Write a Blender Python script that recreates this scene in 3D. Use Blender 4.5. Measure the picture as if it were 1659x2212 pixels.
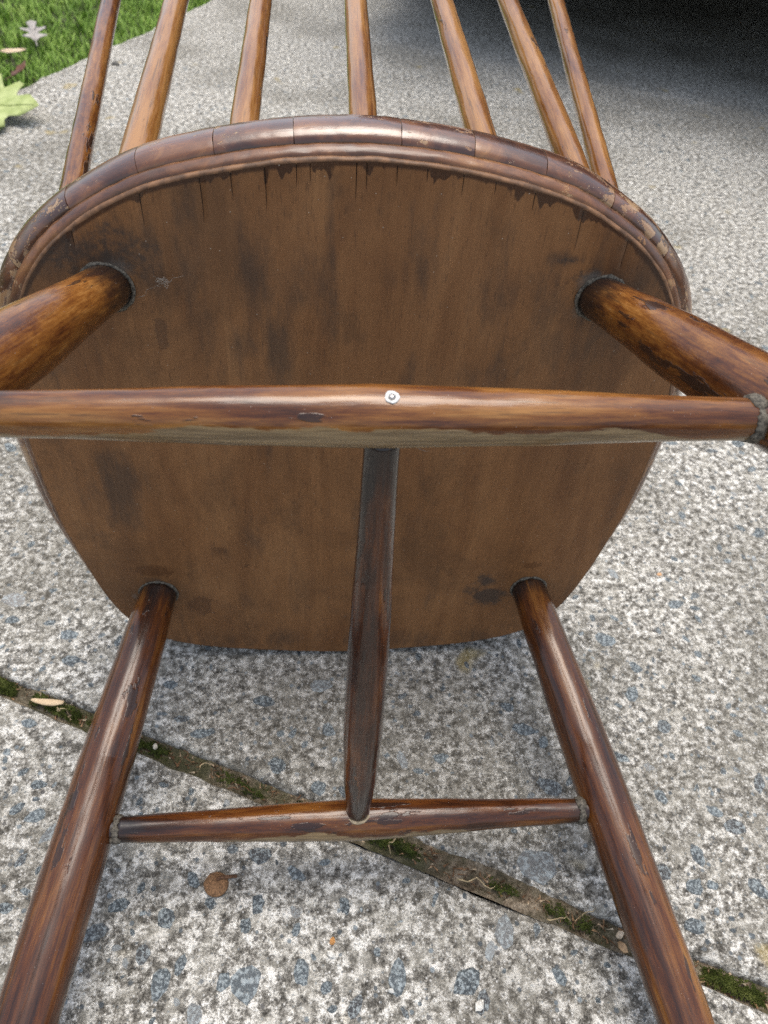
import bpy, bmesh, math, random
from mathutils import Vector, Matrix, noise
random.seed(7)
R = math.radians
for o in list(bpy.data.objects): bpy.data.objects.remove(o)
scene = bpy.context.scene
C = scene.collection

# ------------------------------------------------------------------ camera
cam_d = bpy.data.cameras.new('camera'); cam = bpy.data.objects.new('camera', cam_d); C.objects.link(cam)
CAM_POS = Vector((-0.02681582, -0.37797341, 0.58366039))
CAM_ROT = Matrix(((0.995756916381996, 0.004615490751802363, -0.09190680454969212),
                  (-0.06566908989416904, 0.7352928038631372, -0.6745606445823318),
                  (0.06446498359486974, 0.6777338635718165, 0.7324759900897142)))
cam.matrix_world = Matrix.Translation(CAM_POS) @ CAM_ROT.to_4x4()
cam_d.sensor_fit = 'VERTICAL'; cam_d.sensor_height = 36.0; cam_d.lens = 36.0 * 1640 / 2212
cam_d.clip_start = 0.01; cam_d.clip_end = 500
cam_d.dof.use_dof = True; cam_d.dof.focus_distance = 0.43; cam_d.dof.aperture_fstop = 13
scene.camera = cam

# ------------------------------------------------------------------ sky, sun, exposure
SUN_EL, SUN_AZ = R(77), R(10)
w = bpy.data.worlds.new('World'); scene.world = w; w.use_nodes = True
nt = w.node_tree; nt.nodes.clear()
sky = nt.nodes.new('ShaderNodeTexSky'); sky.sky_type = 'NISHITA'; sky.sun_disc = False
sky.sun_elevation = SUN_EL; sky.sun_rotation = SUN_AZ; sky.dust_density = 4.0; sky.air_density = 1.2
hs = nt.nodes.new('ShaderNodeHueSaturation'); hs.inputs['Saturation'].default_value = 0.64   # thin overcast: the blue is washed out evenly
bg = nt.nodes.new('ShaderNodeBackground'); bg.inputs['Strength'].default_value = 0.15
wo = nt.nodes.new('ShaderNodeOutputWorld')
nt.links.new(sky.outputs[0], hs.inputs['Color']); nt.links.new(hs.outputs[0], bg.inputs[0]); nt.links.new(bg.outputs[0], wo.inputs[0])
sd = bpy.data.lights.new('sun', 'SUN'); sun = bpy.data.objects.new('sun', sd); C.objects.link(sun)
sd.energy = 1.0; sd.angle = R(34); sd.color = (1.0, 0.93, 0.82)
sv = Vector((math.sin(SUN_AZ) * math.cos(SUN_EL), math.cos(SUN_AZ) * math.cos(SUN_EL), math.sin(SUN_EL)))
sun.rotation_euler = sv.to_track_quat('Z', 'Y').to_euler()
vs = scene.view_settings
vs.view_transform = 'Standard'; vs.look = 'None'; vs.gamma = 1.0; vs.use_curve_mapping = False; vs.exposure = 0.80
scene.cycles.use_denoising = False; scene.cycles.max_bounces = 6; scene.cycles.diffuse_bounces = 3; scene.cycles.glossy_bounces = 3; scene.cycles.caustics_reflective = False

# ------------------------------------------------------------------ helpers
def tag(o, label=None, cat=None, group=None, kind=None):
    if label: o['label'] = label
    if cat: o['category'] = cat
    if group: o['group'] = group
    if kind: o['kind'] = kind
    return o
def mesh_obj(name, verts, faces, mat, parent=None, smooth=True, attrs=None, mats=None, mi=None):
    me = bpy.data.meshes.new(name); me.from_pydata(verts, [], faces); me.update()
    for m in (mats or [mat]): me.materials.append(m)
    if mi: me.polygons.foreach_set('material_index', mi)
    if smooth: me.polygons.foreach_set('use_smooth', [True] * len(me.polygons))
    for k, vals in (attrs or {}).items():
        a = me.attributes.new(k, 'FLOAT', 'POINT'); a.data.foreach_set('value', vals)
    o = bpy.data.objects.new(name, me); C.objects.link(o)
    if parent: o.parent = parent
    return o
def empty(name, loc=(0, 0, 0), rot=(0, 0, 0)):
    o = bpy.data.objects.new(name, None); C.objects.link(o); o.location = loc; o.rotation_euler = rot; o.empty_display_size = .05
    return o
def nz(x, y=0.0, z=0.0): return noise.noise(Vector((x, y, z)))
def sstep(a, b, x):
    t = min(1, max(0, (x - a) / (b - a))); return t * t * (3 - 2 * t)

class NB:
    def __init__(s, name):
        s.m = bpy.data.materials.new(name); s.m.use_nodes = True; s.t = s.m.node_tree; s.t.nodes.clear()
        s.out = s.n('ShaderNodeOutputMaterial'); s.b = s.n('ShaderNodeBsdfPrincipled'); s.l(s.b.outputs[0], s.out.inputs[0])
    def n(s, t): return s.t.nodes.new(t)
    def l(s, a, b): s.t.links.new(a, b)
    def put(s, v, sock):
        if hasattr(v, 'is_linked') or hasattr(v, 'node'): s.l(v, sock)
        else:
            if isinstance(v, tuple) and len(v) == 3 and sock.type == 'RGBA': v = v + (1,)
            sock.default_value = v
    def coord(s, which='Object', scale=(1, 1, 1), rnd=0.0, rot=(0, 0, 0)):
        tc = s.n('ShaderNodeTexCoord'); v = tc.outputs[which]
        if rnd:
            oi = s.n('ShaderNodeObjectInfo'); a = s.n('ShaderNodeVectorMath'); a.operation = 'MULTIPLY_ADD'
            s.l(oi.outputs['Random'], a.inputs[0]); a.inputs[1].default_value = (rnd, rnd * 1.7, rnd * .6); s.l(v, a.inputs[2]); v = a.outputs[0]
        mp = s.n('ShaderNodeMapping'); s.l(v, mp.inputs[0]); mp.inputs['Scale'].default_value = scale; mp.inputs['Rotation'].default_value = rot
        return mp.outputs[0]
    def noise(s, vec, scale, detail=4, rough=.55, dist=0.0, color=False):
        n = s.n('ShaderNodeTexNoise'); s.l(vec, n.inputs['Vector']); n.inputs['Scale'].default_value = scale
        n.inputs['Detail'].default_value = detail; n.inputs['Roughness'].default_value = rough; n.inputs['Distortion'].default_value = dist
        return n.outputs['Color' if color else 'Fac']
    def voro(s, vec, scale, feature='F1', out='Distance', rnd=1.0):
        n = s.n('ShaderNodeTexVoronoi'); n.feature = feature; s.l(vec, n.inputs['Vector']); n.inputs['Scale'].default_value = scale
        n.inputs['Randomness'].default_value = rnd
        return n.outputs[out]
    def math(s, op, a, b=0.0, c=None, clamp=False):
        n = s.n('ShaderNodeMath'); n.operation = op; n.use_clamp = clamp; s.put(a, n.inputs[0]); s.put(b, n.inputs[1])
        if c is not None: s.put(c, n.inputs[2])
        return n.outputs[0]
    def sm(s, v, lo, hi, a=0.0, b=1.0):
        n = s.n('ShaderNodeMapRange'); n.interpolation_type = 'SMOOTHSTEP'; s.put(v, n.inputs['Value'])
        n.inputs['From Min'].default_value = lo; n.inputs['From Max'].default_value = hi
        n.inputs['To Min'].default_value = a; n.inputs['To Max'].default_value = b
        return n.outputs[0]
    def mix(s, f, a, b, mode='MIX'):
        n = s.n('ShaderNodeMix'); n.data_type = 'RGBA'; n.blend_type = mode; s.put(f, n.inputs[0]); s.put(a, n.inputs[6]); s.put(b, n.inputs[7])
        return n.outputs[2]
    def ramp(s, f, stops):
        n = s.n('ShaderNodeValToRGB'); s.put(f, n.inputs[0]); e = n.color_ramp.elements
        while len(e) < len(stops): e.new(.5)
        for k, (p, c) in enumerate(stops): e[k].position = p; e[k].color = tuple(c) + (1,)
        return n.outputs[0]
    def attr(s, name):
        n = s.n('ShaderNodeAttribute'); n.attribute_name = name; return n.outputs['Fac']
    def sep(s, v):
        n = s.n('ShaderNodeSeparateXYZ'); s.l(v, n.inputs[0]); return n.outputs
    def bump(s, h, strength=.3, dist=.001, prev=None):
        n = s.n('ShaderNodeBump'); s.put(h, n.inputs['Height']); n.inputs['Strength'].default_value = strength; n.inputs['Distance'].default_value = dist
        if prev: s.l(prev, n.inputs['Normal'])
        return n.outputs[0]
    def fin(s, color, rough=.5, normal=None, coat=0.0, coat_rough=.1, spec=.5, metal=0.0):
        s.put(color, s.b.inputs['Base Color']); s.put(rough, s.b.inputs['Roughness']); s.put(metal, s.b.inputs['Metallic'])
        s.b.inputs['Specular IOR Level'].default_value = spec
        s.put(coat, s.b.inputs['Coat Weight']); s.b.inputs['Coat Roughness'].default_value = coat_rough
        if normal: s.l(normal, s.b.inputs['Normal']); s.l(normal, s.b.inputs['Coat Normal'])
        return s.m
def plain(name, col, rough=.6, var=.25, scale=60, metal=0.0, spec=.4, coat=0.0):
    b = NB(name); v = b.coord(); n = b.noise(v, scale, 5)
    lo = tuple(c * (1 - var) for c in col); hi = tuple(min(1, c * (1 + var)) for c in col)
    return b.fin(b.mix(b.sm(n, .3, .7), lo, hi), rough, b.bump(n, .3, .0006), spec=spec, metal=metal, coat=coat)

# ------------------------------------------------------------------ materials: concrete and stone
def concrete(name, seed):
    b = NB(name); v0 = b.coord()
    mp = b.n('ShaderNodeMapping'); b.l(v0, mp.inputs[0]); mp.inputs['Location'].default_value = (seed * 3.1, seed * 1.7, 0); v = mp.outputs[0]
    big = b.noise(v, 3.5, 2, .6); mid = b.noise(v, 55, 3, .65); sp = b.noise(v, 130, 5, .85)
    base = b.ramp(sp, [(.32, (.038, .035, .030)), (.415, (.112, .105, .090)), (.475, (.225, .212, .185)), (.525, (.43, .413, .366)), (.595, (.84, .82, .755))])
    cream = b.sm(b.math('ADD', mid, b.math('MULTIPLY', sp, .25)), .60, .76)
    base = b.mix(b.math('MULTIPLY', cream, .35), base, (.58, .555, .48))
    grime = b.sm(b.math('ADD', b.math('MULTIPLY', big, .8), b.math('MULTIPLY', mid, .28)), .48, .66)
    base = b.mix(b.math('MULTIPLY', grime, .45), base, (.115, .104, .080))
    vn = b.n('ShaderNodeTexVoronoi'); b.l(v, vn.inputs['Vector']); vn.inputs['Scale'].default_value = 400; gs = b.sep(vn.outputs['Color'])
    grain = b.sm(vn.outputs['Distance'], .24, .36, 1, 0)
    gcol = b.ramp(gs[0], [(0, (.035, .033, .032)), (.20, (.06, .06, .06)), (.24, (.16, .19, .205)), (.34, (.30, .33, .34)), (.40, (.5, .5, .5)), (.72, (.82, .81, .77))])
    gm = b.math('MULTIPLY', grain, b.math('MAXIMUM', b.sm(gs[0], .36, .33), b.sm(gs[0], .78, .80)))
    base = b.mix(b.math('MULTIPLY', gm, .55), base, gcol)
    fn = b.n('ShaderNodeTexVoronoi'); b.l(v, fn.inputs['Vector']); fn.inputs['Scale'].default_value = 175; fc = b.sep(fn.outputs['Color'])
    chip = b.math('MULTIPLY', b.sm(b.math('ADD', fn.outputs['Distance'], b.math('MULTIPLY', sp, .3)), .40, .48, 1, 0), b.sm(fc[0], .80, .82))
    base = b.mix(b.math('MULTIPLY', chip, .85), base, b.ramp(fc[1], [(.2, (.085, .10, .11)), (.6, (.24, .28, .30)), (.9, (.11, .105, .10))]))
    ly = b.sm(b.math('ADD', b.noise(v, 13, 2, .5), b.math('MULTIPLY', sp, .12)), .74, .80)
    base = b.mix(b.math('MULTIPLY', ly, .55), base, (.36, .27, .085))
    h = b.math('ADD', sp, b.math('MULTIPLY', b.math('MULTIPLY', grain, gs[2]), .16))
    return b.fin(base, .88, b.bump(h, .9, .0034), spec=.10)
def stone_mat(name, use_attr):
    b = NB(name); v = b.coord('Object' if use_attr else 'Object', rnd=0 if use_attr else 1.3)
    if use_attr: rv = b.attr('tint')
    else:
        oi = b.n('ShaderNodeObjectInfo'); rv = oi.outputs['Random']
    sc = 1.0 if use_attr else .017
    a = b.noise(v, 260 * sc, 5, .7); c = b.noise(v, 900 * sc, 3, .7)
    dark = b.ramp(rv, [(0, (.030, .039, .044)), (.35, (.052, .064, .071)), (.6, (.085, .104, .114)), (.82, (.042, .041, .041)), (.93, (.26, .27, .265)), (.985, (.20, .19, .175))])
    lite = b.mix(.62, dark, (.44, .50, .51))
    col = b.mix(b.sm(a, .46, .60), dark, lite); col = b.mix(b.math('MULTIPLY', b.sm(c, .56, .7), .5), col, (.5, .49, .45))
    return b.fin(col, b.sm(a, .3, .7, .38, .7), b.bump(b.math('ADD', a, b.math('MULTIPLY', c, .5)), .8, .0012 / (1 if use_attr else 1)), spec=.4)
M_CON1 = concrete('concrete_main', 0.0); M_CON2 = concrete('concrete_near', 2.3)
M_STONE = stone_mat('stone_chip', False); M_GRAVEL = stone_mat('stone_chip_mass', True)

# ------------------------------------------------------------------ materials: wood
def rod_wood(name, amber=.5, darkness=.5, pale_side=None, pale_amt=0.0, seed=0.0, dark_lo=None, dark_hi=None, rough=.27, coat=.85, coat_rough=.15, lacq=.60, stretch=1.0):
    """varnished beech rod; local z runs along the rod.  pale_side: direction in local xy where the varnish has rubbed off"""
    b = NB(name); tc = b.n('ShaderNodeTexCoord'); oi = b.n('ShaderNodeObjectInfo')
    add = b.n('ShaderNodeVectorMath'); add.operation = 'MULTIPLY_ADD'; b.l(oi.outputs['Random'], add.inputs[0]); add.inputs[1].default_value = (3.7, 5.1, 7.3); b.l(tc.outputs['Object'], add.inputs[2])
    def mapped(sx, sz):
        mp = b.n('ShaderNodeMapping'); b.l(add.outputs[0], mp.inputs[0]); mp.inputs['Scale'].default_value = (sx, sx, sz); mp.inputs['Location'].default_value = (seed, seed * 2, seed * 3); return mp.outputs[0]
    P = b.sep(tc.outputs['Object'])
    blotch = b.noise(mapped(110, 42 / stretch), 1, 7, .76 if stretch == 1 else .66, .1); blotch2 = b.noise(mapped(40, 7), 1, 3, .6, .2)
    grain = b.noise(mapped(520, 22), 1, 5, .65); fleck = b.noise(mapped(1100, 90), 1, 3, .6); band = b.noise(mapped(150, 9), 1, 5, .6)
    f = b.math('ADD', b.math('ADD', b.math('MULTIPLY', blotch, .40), b.math('MULTIPLY', blotch2, .30)), b.math('ADD', b.math('MULTIPLY', grain, .22), b.math('MULTIPLY', fleck, .12)))
    k = (darkness - .5) * .16
    col = b.ramp(f, [(.35 + k, (.012, .0050, .0030)), (.44 + k, (.038, .0125, .0052)), (.51 + k, (.095, .029, .0068)), (.58 + k, (.195, .074, .0145)), (.67 + k, (.33, .155, .042))])
    col = b.mix(1.0 - amber, col, (.75, .55, .50), 'MULTIPLY') if amber < 1 else col
    # islands of old dark lacquer with crisp edges
    lac = b.sm(b.math('ADD', b.math('MULTIPLY', b.noise(mapped(75, 24), 1, 4, .6), .7), b.math('MULTIPLY', band, .3)), lacq, lacq + .02)
    col = b.mix(b.math('MULTIPLY', lac, .80), col, (.022, .0125, .0095))
    # fine dark fibre lines and pores
    col = b.mix(b.math('MULTIPLY', b.sm(grain, .55, .68), .55), col, (.030, .014, .009))
    wear = b.sm(blotch, 0, 1)
    if pale_side is not None:
        rad = b.math('ADD', b.math('MULTIPLY', P[0], pale_side[0] / .012), b.math('MULTIPLY', P[1], pale_side[1] / .012))
        pm = b.sm(b.math('ADD', rad, b.math('ADD', b.math('MULTIPLY', b.math('SUBTRACT', b.noise(mapped(22, 16), 1, 4, .6), .5), 1.5), b.math('MULTIPLY', b.math('SUBTRACT', fleck, .5), .25))), pale_amt, pale_amt + .07)
        pcol = b.mix(b.sm(grain, .42, .62), (.27, .185, .092), (.15, .098, .048))
        rim = b.math('MULTIPLY', pm, b.math('SUBTRACT', 1.0, pm))
        col = b.mix(pm, col, pcol)
    else: pm = 0.0
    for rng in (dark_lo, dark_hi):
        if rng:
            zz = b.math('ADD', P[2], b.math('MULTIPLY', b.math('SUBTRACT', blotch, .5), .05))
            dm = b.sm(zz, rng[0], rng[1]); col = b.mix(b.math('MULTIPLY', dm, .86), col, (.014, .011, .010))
    # dust specks
    dv = b.voro(tc.outputs['Object'], 330); col = b.mix(b.sm(dv, .05, .035), col, (.45, .42, .38))
    rg = b.math('ADD', b.math('MULTIPLY', blotch, .22), rough - .10); rg = b.math('ADD', rg, b.math('MULTIPLY', pm, .28)) if pale_side is not None else rg
    h = b.math('ADD', b.math('MULTIPLY', grain, .25), b.math('ADD', b.math('MULTIPLY', blotch, .55), b.math('MULTIPLY', lac, .5)))
    b.b.inputs['Coat IOR'].default_value = 1.5
    return b.fin(col, rg, b.bump(h, .55, .0006), coat=coat, coat_rough=coat_rough, spec=.08)

# ------------------------------------------------------------------ setting: slabs, joint, lawn
AU = Vector((math.cos(R(-24.35)), math.sin(R(-24.35)), 0)); AV = Vector((-AU.y, AU.x, 0))   # joint direction, across it
UG, VJ0, VJ1 = -1.095, -0.1562, -0.1415
def uv(u, v, z=0.0): p = AU * u + AV * v; return (p.x, p.y, z)
def touv(x, y): return (x * AU.x + y * AU.y, x * AV.x + y * AV.y)

soil_m = plain('soil', (.055, .040, .026), .95, .5, 90)
gs = 160
tag(mesh_obj('ground', [(-gs, -gs, -.07), (gs, -gs, -.07), (gs, gs, -.07), (-gs, gs, -.07)], [(0, 1, 2, 3)], soil_m, smooth=False), 'bare earth lying beneath the paving and the lawn', 'ground', kind='structure')

def edge_u(v): return .012 * nz(v * 9, 3.3) + .010 * nz(v * 26, 8.1) + .005 * nz(v * 70, 1.1) - .022 * max(0, nz(v * 5 + 1.7, 5.5)) ** 1.2
def edge_v(u, s): return .0022 * nz(u * 14, s) + .0016 * nz(u * 55, s + 4) + .0010 * nz(u * 170, s + 9)
def frange(a, b, n, p=1.0): return [a + (b - a) * (i / n) ** p for i in range(n + 1)]
ROUND = [(0, -.062), (0, -.010), (.0007, -.0055), (.0022, -.0024), (.0050, -.0008), (.0100, 0.0)]
def slab(name, mat, near, label):
    us = [(UG + o, z) for o, z in ROUND] + [(x, 0) for x in frange(UG + .022, UG + 3.6, 300)]
    if near: vs_ = [(VJ0 - o, z) for o, z in ROUND] + [(x, 0) for x in frange(VJ0 - .018, VJ0 - 1.6, 110)]
    else: vs_ = [(VJ1 + o, z) for o, z in ROUND] + [(x, 0) for x in frange(VJ1 + .018, VJ1 + 4.6, 300, 1.5)]
    V = []; F = []; W = len(vs_)
    for u, zu in us:
        fu = sstep(UG + .15, UG, u)
        for v, zv in vs_:
            fv = sstep(.06, 0, abs(v - (VJ0 if near else VJ1)))
            z = max(-.062, zu + zv)
            ju = edge_u(v) * fu; jv = edge_v(u, 2.0 if near else 11.0) * fv
            if z > -.012: z += .0009 * nz(u * 22, v * 22, 3) + .0007 * nz(u * 60, v * 60, 7) + (-.002 if near else 0)
            # worn, dipping arris along the joint
            if zu == 0 and fv > .5: z -= .0025 * max(0, nz(u * 30, 40)) * (fv - .5) * 2
            V.append(uv(u + ju, v + jv, z))
    for i in range(len(us) - 1):
        for j in range(W - 1):
            q = (i * W + j, (i + 1) * W + j, (i + 1) * W + j + 1, i * W + j + 1)
            F.append(q if not near else q[::-1])
    return tag(mesh_obj(name, V, F, mat), label, 'paving slab', kind='structure')
slab_main = slab('paving_slab', M_CON1, False, 'large grey exposed aggregate concrete slab under the chair seat')
slab_near = slab('paving_slab', M_CON2, True, 'grey exposed aggregate concrete slab nearest the viewer below the mossy joint')

# joint filling: dirt strip, its surface uneven
bd = NB('joint_dirt'); v = bd.coord(); n1 = bd.noise(v, 140, 6, .7); n2 = bd.noise(v, 22, 3); n3 = bd.noise(v, 600, 3)
dc = bd.ramp(b_f := bd.math('ADD', bd.math('MULTIPLY', n1, .7), bd.math('MULTIPLY', n3, .3)), [(.35, (.035, .026, .018)), (.47, (.13, .10, .068)), (.57, (.25, .205, .15)), (.7, (.42, .36, .28))])
dc = bd.mix(bd.math('MULTIPLY', bd.sm(n2, .45, .6), .6), dc, (.045, .055, .016))
dc = bd.mix(bd.math('MULTIPLY', bd.sm(bd.noise(v, 60, 4), .42, .58), .5), dc, (.055, .055, .032)); M_DIRT = bd.fin(dc, .95, bd.bump(b_f, 1.0, .003), spec=.15)
V = []; F = []; NU, NVV = 620, 9
def dirt_z(u, v): return -.0062 + .0035 * nz(u * 35, v * 120, 2) + .0022 * nz(u * 110, v * 200, 5) + .006 * sstep(-.02, .10, u) * sstep(.27, .2, u) - .002
for i in range(NU + 1):
    u = -.75 + i * 1.7 / NU
    for j in range(NVV + 1):
        vv = VJ0 - .003 + (VJ1 - VJ0 + .006) * j / NVV; V.append(uv(u, vv, dirt_z(u, vv)))
for i in range(NU):
    for j in range(NVV):
        a = i * (NVV + 1) + j; F.append((a, a + NVV + 1, a + NVV + 2, a + 1))
tag(mesh_obj('joint_dirt', V, F, M_DIRT), 'brown dirt filling the joint between the two concrete slabs', 'dirt', kind='stuff')

# lawn
bl = NB('lawn_soil'); v = bl.coord(); n = bl.noise(v, 60, 5)
M_LSOIL = bl.fin(bl.mix(bl.sm(n, .4, .6), (.022, .020, .010), (.045, .055, .018)), .95)
V = []; F = []; A, B_ = 60, 120
for i in range(A + 1):
    for j in range(B_ + 1):
        u = UG + .05 - 3.2 * (i / A) ** 1.5; vv = -1.2 + 6.2 * j / B_; V.append(uv(u, vv, -.026 + .008 * nz(u * 9, vv * 9, 1)))
for i in range(A):
    for j in range(B_):
        a = i * (B_ + 1) + j; F.append((a, a + 1, a + B_ + 2, a + B_ + 1))
tag(mesh_obj('lawn', V, F, M_LSOIL), 'soil under the green lawn beside the paving', 'lawn', kind='structure')
bg_ = NB('grass_blade'); t_ = bg_.attr('tint')
gcol = bg_.ramp(t_, [(0, (.085, .150, .020)), (.3, (.165, .290, .038)), (.6, (.245, .390, .062)), (.85, (.36, .49, .115)), (1, (.50, .50, .22))])
M_GRASS = bg_.fin(gcol, .55, spec=.3)
bg_.b.inputs['Transmission Weight'].default_value = 0
V = []; F = []; T = []
rg = random.Random(3)
def blade(u, vv, h, wd, tint):
    az = rg.uniform(0, 6.283); lean = rg.uniform(.1, .95) * h; dx, dy = math.cos(az), math.sin(az); px, py = -dy, dx
    z0 = -.027; bx, by, _ = uv(u, vv); k = len(V)
    for s, ww, f in ((0, 1, 0), (.55, .8, .3), (1, .12, 1)):
        cx, cy, cz = bx + dx * lean * f, by + dy * lean * f, z0 + h * s * (1 - .15 * f)
        V.append((cx + px * wd * ww, cy + py * wd * ww, cz)); V.append((cx - px * wd * ww, cy - py * wd * ww, cz)); T.extend([max(0, min(1, tint + .18 * s - .08))] * 2)
    F.append((k, k + 1, k + 3, k + 2)); F.append((k + 2, k + 3, k + 5, k + 4))
cnt = 0
while cnt < 46000:
    if cnt < 34000: u = UG - .9 * rg.random() ** 1.2; vv = rg.uniform(.7, 2.9)
    else: u = UG - 3.0 * rg.random(); vv = rg.uniform(-1.0, 4.6)
    u += .004 + edge_u(vv) * .9
    dens = nz(u * 14, vv * 14, 4)
    if dens < -.42 and rg.random() < .6: cnt += 1; continue
    eg = UG + edge_u(vv) - u
    if eg < .03 and nz(vv * 11, 6.6) > .1 and rg.random() < .8: cnt += 1; continue
    blade(u, vv, rg.uniform(.016, .034) * (1 + .35 * nz(u * 8, vv * 8)), rg.uniform(.0011, .0022), .45 + .35 * nz(u * 10, vv * 10, 8) + rg.uniform(-.25, .25)); cnt += 1
tag(mesh_obj('grass', V, F, M_GRASS, attrs={'tint': T}), 'short mown green grass beside the concrete slab edge', 'grass', kind='stuff')

# ------------------------------------------------------------------ the chair: pose and shape data (local x across, y towards the seat back, z out of the underside)
QX, QY, QZ = 0.0, -.2215, -.012
def L(x, r, d): return Vector((x - QX, r - QY, d - QZ))
chair = empty('windsor_chair', (0, 0, 0), (R(88), 0, 0))
tag(chair, 'worn brown wooden spindle back chair tipped forward, underside of its seat showing', 'chair')
CH = chair.rotation_euler.to_matrix()
half = [(0, .2055), (.03, .2040), (.055, .2008), (.085, .1948), (.115, .1860), (.145, .1700), (.165, .1545), (.183, .1315), (.1965, .100), (.2050, .063), (.2085, .022), (.2065, -.042), (.2, -.087), (.191, -.132), (.178, -.1665), (.155, -.1930), (.117, -.2070), (.065, -.2145), (0, -.2190)]
ctl = half + [(-x, y) for x, y in half[-2:0:-1]]
def catmull(P, n=24):
    out = []; m = len(P)
    for i in range(m):
        p0, p1, p2, p3 = P[i - 1], P[i], P[(i + 1) % m], P[(i + 2) % m]
        for k in range(n):
            t = k / n; out.append(tuple(.5 * (2 * p1[c] + (p2[c] - p0[c]) * t + (2 * p0[c] - 5 * p1[c] + 4 * p2[c] - p3[c]) * t * t + (3 * p1[c] - p0[c] - 3 * p2[c] + p3[c]) * t ** 3) for c in (0, 1)))
    return out
def resample(P, n):
    m = len(P); d = [0]
    for i in range(m): a, b = P[i], P[(i + 1) % m]; d.append(d[-1] + math.hypot(b[0] - a[0], b[1] - a[1]))
    out = []; j = 0
    for k in range(n):
        s = d[-1] * k / n
        while d[j + 1] < s: j += 1
        t = (s - d[j]) / (d[j + 1] - d[j] + 1e-12); a, b = P[j], P[(j + 1) % m]; out.append((a[0] + (b[0] - a[0]) * t, a[1] + (b[1] - a[1]) * t))
    return out
NO = 640
OUT = resample(catmull(ctl), NO)
for _ in range(10): OUT = [tuple((OUT[i - 1][c] + 2 * OUT[i][c] + OUT[(i + 1) % NO][c]) / 4 for c in (0, 1)) for i in range(NO)]
NRM = []
for i in range(NO):
    a, b = OUT[i - 1], OUT[(i + 1) % NO]; tx, ty = b[0] - a[0], b[1] - a[1]; l = math.hypot(tx, ty); NRM.append((-ty / l, tx / l))   # outline runs clockwise seen from below: fix sign
    if NRM[-1][0] * OUT[i][0] + NRM[-1][1] * OUT[i][1] < 0: NRM[-1] = (-NRM[-1][0], -NRM[-1][1])
def op(i, off, d):
    i %= NO; f = .22 + .78 * sstep(-.215, -.02, OUT[i][1]) + .55 * sstep(-.20, -.10, OUT[i][1]) * sstep(.175, .11, OUT[i][1]); o = off * f if off > 0 else off
    return L(OUT[i][0] + NRM[i][0] * o, OUT[i][1] + NRM[i][1] * o, d)

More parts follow.
